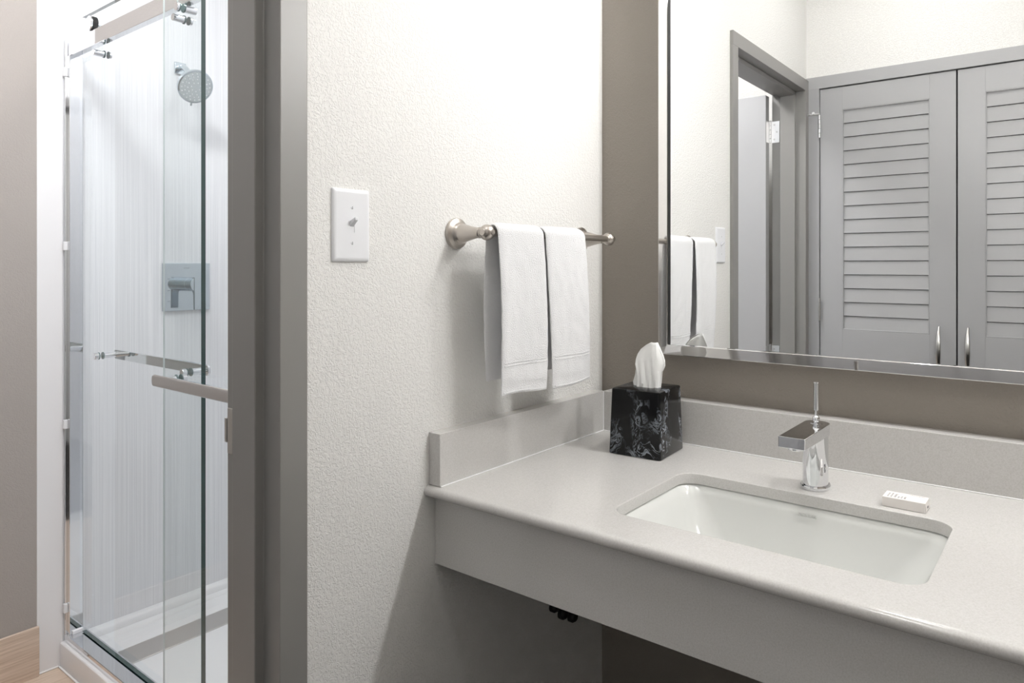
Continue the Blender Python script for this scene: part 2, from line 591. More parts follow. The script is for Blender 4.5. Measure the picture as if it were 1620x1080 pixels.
# hinge-pin stop with a white bumper
hp = Vector((0.0605, YC + 0.0125, 1.970))
bb = cyl(hp, hp + Vector((-0.016, 0.012, 0.0)), 0.0028, 10)
cyl(hp + Vector((-0.034, 0.018, 0.0)), hp + Vector((-0.057, 0.012, -0.004)), 0.0035, 10, 0.001, bb)
cyl(hp + Vector((-0.016, 0.012, 0.0)), hp + Vector((-0.036, 0.018, -0.002)), 0.0028, 10, 0, bb)
ds = obj('hinge_pin_stop', bb, M['hinge'], cd1)
bb = lathe([(0, -0.006), (0.005, -0.005), (0.0068, 0), (0.005, 0.005), (0, 0.006)], hp + Vector((-0.022, 0.018, 0.004)), (0, 1, 0), 14)
tag(obj('bumper', bb, M['rubber_white'], ds), 'round white rubber bumper')

# ------------------------------------------------------------------ vanity worktop
SX0, SX1, SY0, SY1, SR = 0.347, 0.8205, -0.549, -0.2485, 0.036
vt = thing('vanity_counter', (1.1, -0.33, 0.708), 'pale speckled stone vanity countertop with deep apron', 'countertop')
CX0, CX1 = 0.0, 2.4
YF = -0.640            # start of the bullnose
TH = 0.0205
def counter_slab():
    bm = bmesh.new()
    inner_pts = rrect(SX0, SX1, SY0, SY1, SR, 8)
    off = 0.0018
    top_in = rrect(SX0 - off, SX1 + off, SY0 - off, SY1 + off, SR + off, 8)
    mid_in = rrect(SX0 - off * .3, SX1 + off * .3, SY0 - off * .3, SY1 + off * .3, SR + off * .3, 8)
    collar = rrect(SX0 - off - .001, SX1 + off + .001, SY0 - off - .001, SY1 + off + .001, SR + off + .001, 8)
    outer = [(CX0, YF + 0.001), (CX1, YF + 0.001), (CX1, -0.0005), (CX0, -0.0005)]
    vo = [bm.verts.new((x, y, ZC)) for x, y in outer]
    vi = [bm.verts.new((x, y, ZC)) for x, y in collar]
    eo = [bm.edges.new((vo[i], vo[(i + 1) % 4])) for i in range(4)]
    ei = [bm.edges.new((vi[i], vi[(i + 1) % len(vi)])) for i in range(len(vi))]
    bmesh.ops.triangle_fill(bm, use_beauty=True, use_dissolve=False, edges=eo + ei)
    prev = vi
    for pts, z in ((top_in, ZC), (mid_in, ZC - off * .3), (inner_pts, ZC - off), (inner_pts, ZC - 0.0205)):
        cur = [bm.verts.new((x, y, z)) for x, y in pts]
        n = len(cur)
        for i in range(n):
            bm.faces.new((prev[i], prev[(i + 1) % n], cur[(i + 1) % n], cur[i]))
        prev = cur
    # bullnose front and underside
    prof = []
    r = TH / 2
    for k in range(13):
        a = R(90 + 180 * k / 12)
        prof.append((YF + r * math.cos(a) * 1.12, ZC - r + r * math.sin(a)))
    prof.append((-0.60, ZC - TH))
    pl = [vo[0]] + [bm.verts.new((CX0, y, z)) for y, z in prof]
    pr = [vo[1]] + [bm.verts.new((CX1, y, z)) for y, z in prof]
    for i in range(len(pl) - 1):
        bm.faces.new((pl[i], pl[i + 1], pr[i + 1], pr[i]))
    bl, br = bm.verts.new((CX0, -0.0005, ZC - 0.0205)), bm.verts.new((CX1, -0.0005, ZC - 0.0205))
    eb = [bm.edges.get((pl[-1], pr[-1])) or bm.edges.new((pl[-1], pr[-1])), bm.edges.new((pr[-1], br)), bm.edges.new((br, bl)), bm.edges.new((bl, pl[-1]))]
    ec = [bm.edges.get((prev[i], prev[(i + 1) % len(prev)])) for i in range(len(prev))]
    bmesh.ops.triangle_fill(bm, use_beauty=True, edges=eb + ec)
    bm.faces.new((vo[2], vo[3], bl, br))
    bm.faces.new(pl + [bl, vo[3]])
    bm.faces.new(pr + [br, vo[2]])
    return bm
obj('slab', counter_slab(), M['quartz'], vt, 40)
obj('apron', box(0.0008, CX1, -0.623, -0.603, 0.708, ZC - TH + 0.001, 0.001, 1), M['quartz'], vt)
obj('backsplash', box(0.0, 0.0292, -0.638, -0.0412, ZC + 0.0006, ZS, 0.0016, 2), M['quartz'], vt)
obj('backsplash', box(0.0292, CX1, -0.041, -0.0008, ZC + 0.0006, ZS, 0.0016, 2), M['quartz'], vt)
bb = box(0.029, 0.0312, -0.636, -0.041, ZC, ZC + 0.0022, 0.0006, 1)
box(0.029, CX1, -0.0432, -0.041, ZC, ZC + 0.0022, 0.0006, 1, bb)
box(0.0285, 0.0305, -0.0425, -0.0405, ZC, ZS - 0.001, 0.0006, 1, bb)
obj('caulk_bead', bb, M['caulk'], vt)

# ------------------------------------------------------------------ basin
sk = thing('sink_basin', (0.584, -0.399, 0.70), 'white rectangular undermount sink basin set in the countertop', 'sink')
def basin():
    bm = bmesh.new()
    zr = ZC - 0.0212
    steps = [(-0.020, -0.020, 0.0, SR + .02), (-0.004, -0.004, 0.0, SR + .004), (-0.001, -0.001, -0.003, SR)]
    D = 0.135
    N = 14
    for k in range(1, N + 1):
        t = k / N
        ix = 0.004 + 0.052 * t ** 1.15
        iy = 0.003 + 0.030 * t ** 1.2
        steps.append((ix, iy, -0.003 - (D - 0.035) * t, SR + 0.022 * t))
    for k in range(1, 9):
        a = R(90 * k / 8)
        steps.append((0.056 + 0.035 * (1 - math.cos(a)) * 1.3, 0.033 + 0.035 * (1 - math.cos(a)) * 1.3, -(D - 0.032) - 0.035 * math.sin(a), SR + 0.022))
    loops = []
    for ix, iy, dz, r in steps:
        loops.append([bm.verts.new((x, y, zr + dz)) for x, y in rrect(SX0 + ix, SX1 - ix, SY0 + iy, SY1 - iy, r, 10)])
    for A, B in zip(loops[:-1], loops[1:]):
        n = len(A)
        for i in range(n):
            bm.faces.new((A[i], A[(i + 1) % n], B[(i + 1) % n], B[i]))
    c = bm.verts.new((0.584, -0.399, zr - D - 0.007))
    L = loops[-1]
    for i in range(len(L)):
        bm.faces.new((L[i], L[(i + 1) % len(L)], c))
    return bm
bo = obj('bowl', basin(), M['porcelain'], sk, 60)
sol = bo.modifiers.new('thickness', 'SOLIDIFY')
sol.thickness = 0.008
sol.offset = -1.0
bb = lathe([(0, 0.002), (0.018, 0.002), (0.022, 0.005), (0.031, 0.005), (0.033, 0.002), (0.033, -0.004), (0, -0.004)], (0.584, -0.399, 0.7015), (0, 0, 1), 28)
obj('drain', bb, M['chrome'], sk)

def text_mesh(name, txt, size, mat, parent, mtx, extrude=0.0002, align='LEFT'):
    cu = bpy.data.curves.new('txt', 'FONT')
    cu.body = txt
    cu.size = size
    cu.extrude = extrude
    cu.align_x = align
    cu.resolution_u = 3
    to = bpy.data.objects.new('txt', cu)
    COL.objects.link(to)
    dg = bpy.context.evaluated_depsgraph_get()
    me = bpy.data.meshes.new_from_object(to.evaluated_get(dg))
    bpy.data.objects.remove(to)
    bpy.data.curves.remove(cu)
    bm = bmesh.new()
    bm.from_mesh(me)
    bpy.data.meshes.remove(me)
    bmesh.ops.transform(bm, matrix=mtx, verts=bm.verts)
    return obj(name, bm, mat, parent, 0)

def basis(o, ex, ey):
    ex, ey = Vector(ex).normalized(), Vector(ey).normalized()
    ez = ex.cross(ey)
    m = Matrix.Identity(4)
    for i in range(3):
        m[i][0], m[i][1], m[i][2], m[i][3] = ex[i], ey[i], ez[i], o[i]
    return m
# maker's word pressed into the back of the bowl
text_mesh('lettering', 'KOHLER', 0.0085, M['faint_ink'], bo, basis((0.5745, -0.2560, 0.8255), (1, 0, 0), (0, 0.09, 1)), 0.0006)

# ------------------------------------------------------------------ faucet
fc = thing('faucet', (0.587, -0.190, ZC), 'polished chrome single-hole faucet with a thin upright lever', 'faucet')
FX, FY = 0.587, -0.190
def oval(cx, cy, a, bq, n=40):
    return [(cx + a * math.cos(2 * math.pi * i / n), cy + bq * math.sin(2 * math.pi * i / n)) for i in range(n)]
def oval_stack(levels):
    bm = bmesh.new()
    loops = [[bm.verts.new((x, y, z)) for x, y in oval(FX, FY, a, bq)] for a, bq, z in levels]
    for A, B in zip(loops[:-1], loops[1:]):
        for i in range(40):
            bm.faces.new((A[i], A[(i + 1) % 40], B[(i + 1) % 40], B[i]))
    bm.faces.new(loops[0])
    bm.faces.new(loops[-1])
    return bm
obj('base_ring', oval_stack([(0.0258, 0.0325, ZC + 0.0004), (0.0263, 0.0330, ZC + 0.002), (0.0263, 0.0330, ZC + 0.0055), (0.0253, 0.0320, ZC + 0.0075), (0.022, 0.028, ZC + 0.0075)]), M['chrome'], fc)
obj('body', oval_stack([(0.0225, 0.0285, ZC + 0.0070), (0.0225, 0.0285, ZC + 0.106)]), M['chrome'], fc)
def spout():
    bm = bmesh.new()
    # outline in plan: rounded at the back, straight sides, square front
    pts = [(FX + 0.0217, FY - 0.146), (FX + 0.0227, FY - 0.145)]
    for k in range(17):
        a = R(0 + 180 * k / 16)
        pts.append((FX + 0.0227 * math.cos(a), FY + 0.010 + 0.0195 * math.sin(a)))
    pts += [(FX - 0.0227, FY - 0.145), (FX - 0.0217, FY - 0.146)]
    lo, hi = [], []
    for x, y in pts:
        s = (FY + 0.03 - y) / 0.176
        zt = ZC + 0.1215
        zb = ZC + 0.1215 - 0.0225 + 0.003 * s
        hi.append(bm.verts.new((x, y, zt)))
        lo.append(bm.verts.new((x, y, zb)))
    n = len(pts)
    for i in range(n):
        bm.faces.new((lo[i], lo[(i + 1) % n], hi[(i + 1) % n], hi[i]))
    bm.faces.new(hi)
    bm.faces.new(lo)
    bmesh.ops.recalc_face_normals(bm, faces=bm.faces)
    ed = [e for e in bm.edges if abs(e.verts[0].co.z - e.verts[1].co.z) < 0.004]
    bmesh.ops.bevel(bm, geom=ed, offset=0.0009, segments=2, profile=0.5, affect='EDGES')
    return bm
obj('spout', spout(), M['chrome'], fc)
bb = cyl((FX, FY - 0.122, ZC + 0.1025), (FX, FY - 0.122, ZC + 0.0955), 0.0125, 24, 0.0008)
ae = obj('aerator', bb, M['chrome'], fc)
bb = cyl((FX, FY - 0.122, ZC + 0.0956), (FX, FY - 0.122, ZC + 0.0950), 0.0095, 20)
obj('aerator_mesh', bb, M['black'], ae)
ly = FY + 0.004
lv = obj('lever', lathe([(0, 0.041), (0.0036, 0.041), (0.0043, 0.042), (0.0043, 0.0815), (0.0038, 0.0825), (0, 0.0825)], (FX, ly, ZC + 0.1215), (0, 0, 1), 20)
         if False else lathe([(0, 0.024), (0.0035, 0.024), (0.0047, 0.0255), (0.0047, 0.0765), (0.0042, 0.0775), (0, 0.0775)], (FX, ly, ZC + 0.1215), (0, 0, 1), 20), M['chrome'], fc)
bb = lathe([(0, 0.0), (0.0115, 0.0), (0.0115, 0.001), (0.0040, 0.0016), (0.0062, 0.0045), (0.0068, 0.0075), (0.0062, 0.0105), (0.0040, 0.0130), (0.0028, 0.0145), (0.0028, 0.025), (0, 0.025)], (FX, ly, ZC + 0.1215), (0, 0, 1), 24)
obj('lever_ball', bb, M['chrome'], lv, 40)
bb = cyl((FX, FY - 0.0282, ZC + 0.094), (FX, FY - 0.0290, ZC + 0.094), 0.002, 12)
obj('set_screw', bb, M['black'], fc)
# small vertical word on the body
mk = text_mesh('marking', 'KOHLER', 0.0042, M['ink'], fc, basis((FX + 0.0208, FY - 0.0118, ZC + 0.034), (0, 0, 1), (-0.53, -0.85, 0)), 0.0004)

# ------------------------------------------------------------------ tissue cover and tissue
tb = thing('tissue_box', (0.21, -0.152, ZC), 'black marbled resin tissue box cover in the corner of the countertop', 'tissue box')
ROT = R(3.6)
def tb_pt(u, v, z):
    return Vector((0.2095 + u * math.cos(ROT) - v * math.sin(ROT), -0.1525 + u * math.sin(ROT) + v * math.cos(ROT), z))
def tissue_cover():
    bm = bmesh.new()
    zt = 1.0105
    loops = []
    spec = [(0.0612, 0.0655, ZC + 0.0010, 0.005), (0.0622, 0.0665, ZC + 0.003, 0.006), (0.0578, 0.0620, zt - 0.004, 0.006), (0.0572, 0.0614, zt - 0.0012, 0.0055), (0.0555, 0.0597, zt, 0.0045)]
    for hx, hy, z, r in spec:
        loops.append([bm.verts.new(tb_pt(x, y, z)) for x, y in rrect(-hx, hx, -hy, hy, r, 5)])
    n = len(loops[0])
    # oval opening in the top, with an inner lip
    def ov(a, b, z):
        pts = []
        base = rrect(-0.0555, 0.0555, -0.0597, 0.0597, 0.0045, 5)
        for x, y in base:
            ang = math.atan2(y / 0.0597, x / 0.0555)
            pts.append(bm.verts.new(tb_pt(a * math.cos(ang), b * math.sin(ang), z)))
        return pts
    loops.append(ov(0.030, 0.020, zt))
    loops.append(ov(0.0285, 0.0185, zt - 0.003))
    loops.append(ov(0.0285, 0.0185, zt - 0.02))
    for A, B in zip(loops[:-1], loops[1:]):
        for i in range(n):
            bm.faces.new((A[i], A[(i + 1) % n], B[(i + 1) % n], B[i]))
    bm.faces.new(loops[0])
    bm.faces.new(loops[-1])
    return bm
obj('cover', tissue_cover(), M['marble'], tb, 35)

def tissue_sheet():
    """folded sheet standing out of the slot; rows of (z, x of the four fold lines)"""
    rows = [
        (0.985, 0.186, 0.196, 0.2385, 0.2400),
        (1.0045, 0.176, 0.192, 0.2390, 0.2405),
        (1.018, 0.174, 0.1935, 0.2395, 0.2415),
        (1.034, 0.178, 0.1925, 0.2390, 0.2430),
        (1.048, 0.1800, 0.1900, 0.2385, 0.2455),
        (1.060, 0.1805, 0.1868, 0.2375, 0.2515),
        (1.072, 0.1815, 0.1870, 0.2365, 0.2505),
        (1.084, 0.1875, 0.1910, 0.2355, 0.2465),
        (1.096, 0.1975, 0.1995, 0.2345, 0.2410),
        (1.106, 0.2110, 0.2120, 0.2335, 0.2360),
        (1.1115, 0.2215, 0.2220, 0.2325, 0.2330),
    ]
    bm = bmesh.new()
    grid = []
    random.seed(4)
    for ri, (z, a, b_, c, d) in enumerate(rows):
        t = ri / (len(rows) - 1)
        line = []
        ya, yb, yc, yd = -0.148, -0.166 + 0.008 * t, -0.158 + 0.006 * t, -0.143
        segs = [((a, ya), (b_, yb), 4), ((b_, yb), (c, yc), 10), ((c, yc), (d, yd), 4)]
        for (x0, y0), (x1, y1), m in segs:
            for k in range(m):
                s = k / m
                line.append((x0 + (x1 - x0) * s, y0 + (y1 - y0) * s))
        line.append((d, yd))
        vs_ = []
        for ci, (x, y) in enumerate(line):
            nz = noise.noise(Vector((x * 60, z * 45, 1.3))) * 0.0022
            fold = 0.0016 * math.sin((x - 0.19) * 420 + z * 60) * (1 - t)
            vs_.append(bm.verts.new((x, y + nz + fold, z)))
        grid.append(vs_)
    for A, B in zip(grid[:-1], grid[1:]):
        for i in range(len(A) - 1):
            bm.faces.new((A[i], A[i + 1], B[i + 1], B[i]))
    # back leaf of the folded sheet
    back = []
    for ri, (z, a, b_, c, d) in enumerate(rows):
        t = ri / (len(rows) - 1)
        line = []
        for k in range(9):
            s = k / 8
            x = a + (d - a) * s
            y = -0.146 + 0.010 * math.sin(math.pi * s) * (1 - 0.6 * t) + noise.noise(Vector((x * 50, z * 40, 7.1))) * 0.002
            line.append(bm.verts.new((x, y, z - 0.003)))
        back.append(line)
    for A, B in zip(back[:-1], back[1:]):
        for i in range(8):
            bm.faces.new((A[i], A[i + 1], B[i + 1], B[i]))
    return bm
ts = obj('paper_tissue', tissue_sheet(), M['paper'], None, 22)
sol = ts.modifiers.new('thickness', 'SOLIDIFY')
sol.thickness = 0.0004
tag(ts, 'white paper tissue pulled up out of the black tissue box cover', 'tissue')

# ------------------------------------------------------------------ soap carton
sb = thing('soap_box', (0.742, -0.209, ZC), 'small white soap carton with grey print beside the faucet', 'soap box')
B0 = Vector((0.7090, -0.2275, 0))
SL, SW, SH = 0.066, 0.040, 0.0172
obj('carton', box(B0.x, B0.x + SL - 0.0006, B0.y, B0.y + SW, ZC + 0.0002, ZC + SH, 0.0006, 1), M['carton'], sb)
bb = prism([(0.0, 0.0008), (0.0016, 0.0004), (0.0024, 0.0036), (0.0008, 0.0166), (0.0, 0.0166)], lambda u, v, t: Vector((B0.x + SL - 0.0006 + u, t, ZC + v)), None, B0.y + 0.0012, B0.y + SW - 0.0012)
fl = obj('end_flap', bb, M['carton'], sb)
ztop = ZC + SH + 0.00002
pr = [(0.0085, 0.0046, 'care for your'), (0.0138, 0.0046, 'body and skin'), (0.0200, 0.0062, 'cleansing'), (0.0252, 0.0052, 'soap'), (0.0300, 0.0052, 'net wt'), (0.0352, 0.0064, 'savon')]
for k, (u, s, t) in enumerate(pr):
    text_mesh('print', t, s, M['ink'], sb, basis((B0.x + u, B0.y + 0.0050, ztop), (0, 1, 0), (-1, 0, 0)), 0.00005)
text_mesh('print', 'cleansing bar', 0.0046, M['ink'], sb, basis((B0.x + 0.0375, B0.y + 0.0338, ztop), (1, 0, 0), (0, 1, 0)), 0.00005)
text_mesh('print', 'soap', 0.0065, M['ink'], fl, basis((B0.x + SL + 0.00165, B0.y + 0.0115, ZC + 0.0060), (0, 1, 0), (-0.12, 0, 1)), 0.00005)

# ------------------------------------------------------------------ wall mirror
MX0, MX1, MZ0, MZ1 = 0.201, 2.12, 1.0945, 1.995
mi = thing('wall_mirror', (0.9, 0.0, 1.07), 'large framed wall mirror above the sink', 'mirror')
obj('mirror_glass', box(MX0 - 0.004, MX1 + 0.004, MIRY, -0.006, MZ0 - 0.004, MZ1 + 0.004), M['mirror'], mi, 0)
# bevelled polished frame: inner arris proud, face falling back to the wall
W = 0.0245
def corner_pts(x, z, r, sx, sz, n=6):
    pts = []
    for k in range(n + 1):
        a = R(90 * k / n)
        pts.append((x + sx * (-r + r * math.sin(a)), z + sz * (-r + r * math.cos(a))))
    return pts
def frame_loop(off, r):
    x0, x1, z0, z1 = MX0 - off, MX1 + off, MZ0 - off, MZ1 + off
    pts = []
    for cx, cz, a0 in ((x1 - r, z1 - r, 0), (x0 + r, z1 - r, 90), (x0 + r, z0 + r, 180), (x1 - r, z0 + r, 270)):
        for k in range(9):
            a = R(a0 + 90 * k / 8)
            pts.append((cx + r * math.cos(a), cz + r * math.sin(a)))
    return pts
def mirror_frame():
    bm = bmesh.new()
    spec = [(0.0, 0.0004, MIRY + 0.004), (0.0, 0.0004, -0.0290), (0.0008, 0.001, -0.0300), (0.0018, 0.0015, -0.0300),
            (W - 0.0012, 0.014, -0.0290), (W - 0.0002, 0.0150, -0.0284), (W, 0.0152, -0.0276), (W, 0.0152, -0.0002)]
    loops = [[bm.verts.new((x, y, z)) for x, z in frame_loop(o, r)] for o, r, y in spec]
    n = len(loops[0])
    for A, B in zip(loops[:-1], loops[1:]):
        for i in range(n):
            bm.faces.new((A[i], A[(i + 1) % n], B[(i + 1) % n], B[i]))
    return bm
for gx in (MX0, MX1 - 0.0008):
    obj('dark_reflection_strip', box(gx, gx + 0.0008, -0.0286, MIRY, MZ0 + 0.0005, MZ1 - 0.0005), M['black'], mi, 0)  # black strip standing in for the dark reflection in the frame's inner side
tag(obj('frame', mirror_frame(), M['frame_chrome'], mi, 12), 'bevelled polished metal mirror frame')

# ------------------------------------------------------------------ light switch
SWY, SWZ = -0.828, 1.3548
sw = thing('light_switch', (0.0, SWY, SWZ), 'white toggle light switch on the white wall', 'light switch')
def plate():
    bm = bmesh.new()
    hw, hh = 0.0395, 0.0622
    loops = []
    for i, (d, x, r) in enumerate(((0, 0.0002, 0.003), (0, 0.0022, 0.003), (0.0012, 0.0042, 0.003), (0.0035, 0.0056, 0.004), (0.0065, 0.0062, 0.004), (0.0075, 0.0062, 0.004))):
        loops.append([bm.verts.new((x, SWY + u, SWZ + v)) for u, v in rrect(-hw + d, hw - d, -hh + d, hh - d, r, 4)])
    n = len(loops[0])
    # slot
    for A, B in zip(loops[:-1], loops[1:]):
        for q in range(n):
            bm.faces.new((A[q], A[(q + 1) % n], B[(q + 1) % n], B[q]))
    slot_o = [bm.verts.new((0.0062, SWY + u, SWZ + v)) for u, v in ((0.0050, 0.0120), (-0.0050, 0.0120), (-0.0050, -0.0120), (0.0050, -0.0120))]
    e1 = [bm.edges.get((loops[-1][q], loops[-1][(q + 1) % n])) for q in range(n)]
    e2 = [bm.edges.new((slot_o[q], slot_o[(q + 1) % 4])) for q in range(4)]
    bmesh.ops.triangle_fill(bm, use_beauty=True, edges=e1 + e2)
    slot_i = [bm.verts.new((0.0054, v.co.y, v.co.z)) for v in slot_o]
    for q in range(4):
        bm.faces.new((slot_o[q], slot_o[(q + 1) % 4], slot_i[(q + 1) % 4], slot_i[q]))
    bm.faces.new(slot_i)
    return bm
obj('plate', plate(), M['plastic'], sw, 40)
bb = bmesh.new()
bmesh.ops.create_cube(bb, size=1.0)
for v in bb.verts:
    tip = v.co.x > 0
    w_, h_ = (0.0034, 0.0028) if tip else (0.0040, 0.0052)
    v.co = Vector((0.0180 if tip else 0.0045, SWY + (w_ if v.co.y > 0 else -w_), SWZ + (0.0112 if tip else 0.0025) + (h_ if v.co.z > 0 else -h_)))
bmesh.ops.bevel(bb, geom=list(bb.edges), offset=0.0009, segments=2, profile=0.5, affect='EDGES')
obj('toggle', bb, M['plastic'], sw)
for s in (1, -1):
    bb = lathe([(0, 0.0014), (0.0020, 0.0010), (0.0032, 0.0), (0, 0.0)], (0.0060, SWY, SWZ + s * 0.0302), (1, 0, 0), 16)
    sc = obj('screw', bb, M['plastic'], sw)
    obj('screw_slot', box(0.0070, 0.0075, SWY - 0.0004, SWY + 0.0004, SWZ + s * 0.0302 - 0.0022, SWZ + s * 0.0302 + 0.0022), M['ink'], sc, 0)

# ------------------------------------------------------------------ towel bar
TX, TZ = 0.083, 1.3500
TY0, TY1 = -0.562, -0.105
tr = thing('towel_bar', (0.0, (TY0 + TY1) / 2, TZ), 'brushed nickel towel bar with bell-shaped posts on the white wall', 'towel bar')
for y in (TY0, TY1):
    prof = [(0, 0.0003), (0.0310, 0.0003), (0.0312, 0.004), (0.0300, 0.0065), (0.0262, 0.0085), (0.0225, 0.0105), (0.0208, 0.0135), (0.0212, 0.0150), (0.0200, 0.0170), (0.0185, 0.0185),
            (0.0183, 0.0225), (0.0165, 0.030), (0.0140, 0.040), (0.0118, 0.050), (0.0108, 0.0570), (0.0104, 0.0610), (0.0112, 0.0625), (0.0112, 0.0640), (0.0100, 0.0655)]
    po = obj('post', lathe(prof, (0, y, TZ), (1, 0, 0), 40), M['nickel'], tr, 28)
    prof = [(0.0095, 0.0650)]
    for k in range(11):
        a = R(-130 + 260 * k / 10 + 0)
        a = R(-48 + 116 * k / 10)
        prof.append((0.0158 * math.cos(a), 0.0830 + 0.0158 * math.sin(a) * 0.95 - 0.001))
    prof += [(0.0050, 0.0980), (0, 0.0985)]
    bk = obj('knob', lathe(prof, (0, y, TZ), (1, 0, 0), 36), M['nickel'], po, 30)
    s = 1 if y == TY0 else -1
    bb = lathe([(0.0098, 0.0), (0.0098, 0.0135), (0.0090, 0.0150), (0.0072, 0.0155)], (TX, y, TZ), (0, s, 0), 28)
    lathe([(0.0075, 0.0145), (0.0062, 0.0160), (0, 0.0160)], (TX, y, TZ), (0, -s, 0), 24, bb)
    obj('collar', bb, M['nickel'], po)
obj('bar', cyl((TX, TY0 + 0.006, TZ), (TX, TY1 - 0.006, TZ), 0.0072, 24), M['nickel'], tr)

# ------------------------------------------------------------------ hand towels
def make_towel(edge, zf, zb, seed, loc, label):
    """edge(s) -> (y_left, y_right) along the path s (0 back hem, 1 front hem)"""
    t = thing('hand_towel', loc, label, 'towel', 'white hand towels on the towel bar')
    th = 0.0105
    r0 = 0.0100
    # centre line of the folded cloth in the x-z plane
    path = []
    nb, na, nf = 30, 12, 34
    rc = r0 + th / 2
    for k in range(nb):
        s = k / nb
        zz = zb + (TZ - zb) * s
        path.append((TX - rc - 0.0035 * math.sin(math.pi * s) - 0.004 * (1 - s), zz))
    for k in range(na):
        a = R(180 - 180 * k / na)
        path.append((TX + rc * math.cos(a), TZ + rc * math.sin(a)))
    for k in range(nf + 1):
        s = k / nf
        path.append((TX + rc + 0.0045 * math.sin(math.pi * s * 0.9), TZ + (zf - TZ) * s))
    npth = len(path)
    NW = 22
    def point(i, j, side):
        s = i / (npth - 1)
        x, z = path[i]
        x2, z2 = path[min(i + 1, npth - 1)]
        x1, z1 = path[max(i - 1, 0)]
        tx, tz = x2 - x1, z2 - z1
        L = math.hypot(tx, tz)
        nx, nz = -tz / L, tx / L
        w = j / NW
        y0, y1 = edge(s)
        rd = 1 - abs(2 * w - 1) ** 7
        half = th / 2 * (0.18 + 0.82 * rd ** 0.5)
        if i < 3 or i > npth - 4:
            half *= 0.62
        y = y0 + (y1 - y0) * w
        bend = 0.0040 * math.sin(w * 5.2 + seed + s * 3.0) * min(1, abs(s - 0.46) * 4)
        fz = noise.noise(Vector((y * 55, z * 48, seed + side * 3.1))) * 0.0016 * min(1, abs(s - 0.47) * 5)
        off = side * half + bend + fz
        if s > 0.5:
            z += 0.0035 * math.sin(w * 3.0 + seed * 2) * max(0, (s - 0.9) / 0.1)
        return Vector((x + nx * off, y, z + nz * off))
    bm = bmesh.new()
    G = {}
    for side in (-1, 1):
        for i in range(npth):
            for j in range(NW + 1):
                G[(side, i, j)] = bm.verts.new(point(i, j, side))
    for side in (-1, 1):
        for i in range(npth - 1):
            for j in range(NW):
                bm.faces.new((G[(side, i, j)], G[(side, i, j + 1)], G[(side, i + 1, j + 1)], G[(side, i + 1, j)]))
    for i in range(npth - 1):
        for j in (0, NW):
            bm.faces.new((G[(-1, i, j)], G[(-1, i + 1, j)], G[(1, i + 1, j)], G[(1, i, j)]))
    for j in range(NW):
        for i in (0, npth - 1):
            bm.faces.new((G[(-1, i, j)], G[(-1, i, j + 1)], G[(1, i, j + 1)], G[(1, i, j)]))
    o = obj('cloth', bm, M['terry'], t, 80)
    sub = o.modifiers.new('smooth', 'SUBSURF')
    sub.levels = sub.render_levels = 1
    # woven border lines near the front hem: thin raised bands following the cloth
    def outer(i_f, j):
        i = int(i_f)
        f = i_f - i
        a, c = point(i, j, -1), point(min(i + 1, npth - 1), j, -1)
        a1, c1 = point(i, j, 1), point(min(i + 1, npth - 1), j, 1)
        pa, pb = a.lerp(c, f), a1.lerp(c1, f)
        return (pa if pa.x > pb.x else pb)
    for zz, hh in ((0.062, 0.0022), (0.068, 0.0016), (0.006, 0.0024)):
        bm = bmesh.new()
        ip = (npth - 1) - zz / ((TZ - zf) / nf)
        rows = []
        for j in range(1, NW):
            p = outer(ip, j)
            rows.append([bm.verts.new(p + Vector((-0.001, 0, -hh / 2))), bm.verts.new(p + Vector((0.0010, 0, -hh / 2))), bm.verts.new(p + Vector((0.0010, 0, hh / 2))), bm.verts.new(p + Vector((-0.001, 0, hh / 2)))])
        for A, B in zip(rows[:-1], rows[1:]):
            for q in range(4):
                bm.faces.new((A[q], A[(q + 1) % 4], B[(q + 1) % 4], B[q]))
        bm.faces.new(rows[0])
        bm.faces.new(rows[-1])
        obj('woven_band', bm, M['terry'], t, 40)
    return t
def e1(s):
    if s > 0.5:
        q = (s - 0.5) / 0.5
        return (-0.552 + 0.013 * q, -0.4005 + 0.009 * q)
    q = (0.5 - s) / 0.5
    return (-0.548 + 0.006 * q, -0.4025)
def e2(s):
    if s > 0.5:
        q = (s - 0.5) / 0.5
        return (-0.3935 + 0.031 * q, -0.2405 + 0.027 * q)
    q = (0.5 - s) / 0.5
    return (-0.391 + 0.004 * q, -0.2425 + 0.01 * q)
make_towel(e1, 1.0265, 1.0555, 0.4, (TX, -0.476, 1.0265), 'white terry hand towel nearest the light switch, left one on the bar')
make_towel(e2, 1.0235, 1.0555, 2.1, (TX, -0.30, 1.0235), 'white terry hand towel nearest the mirror, right one on the bar')

# ------------------------------------------------------------------ shower
pan = thing('shower_pan', (-0.85, -0.25, 0.0), 'white shower pan with raised curb and a linear drain', 'shower pan')
obj('curb', box(FAR + 0.0005, -0.16, -0.7266, -0.640, 0.0005, 0.079, 0.006, 3), M['acrylic'], pan)
obj('pan_floor', box(FAR + 0.0005, -0.16, -0.645, 0.2, 0.0005, 0.050), M['acrylic'], pan)
bb = prism([(0.0, 0.05), (0.050, 0.05), (0.046, 0.056), (0.032, 0.062), (0.028, 0.078), (0.022, 0.084), (0.0, 0.086)], lambda u, v, t: Vector((FAR + 0.0005 + u, t, v)), None, -0.652, 0.199)
obj('side_rim', bb, M['acrylic'], pan, 50)
bb = box(FAR + 0.001, -0.16, -0.732, -0.7262, 0.0005, 0.005, 0.001, 1)
box(FAR + 0.001, FAR + 0.005, -0.786, -0.727, 0.0005, 0.005, 0.001, 1, bb)
obj('caulk_bead', bb, M['caulk'], pan)
dc = obj('drain_cover', box(-1.418, -1.314, -0.615, 0.15, 0.0495, 0.054, 0.001, 1), M['steel'], pan)

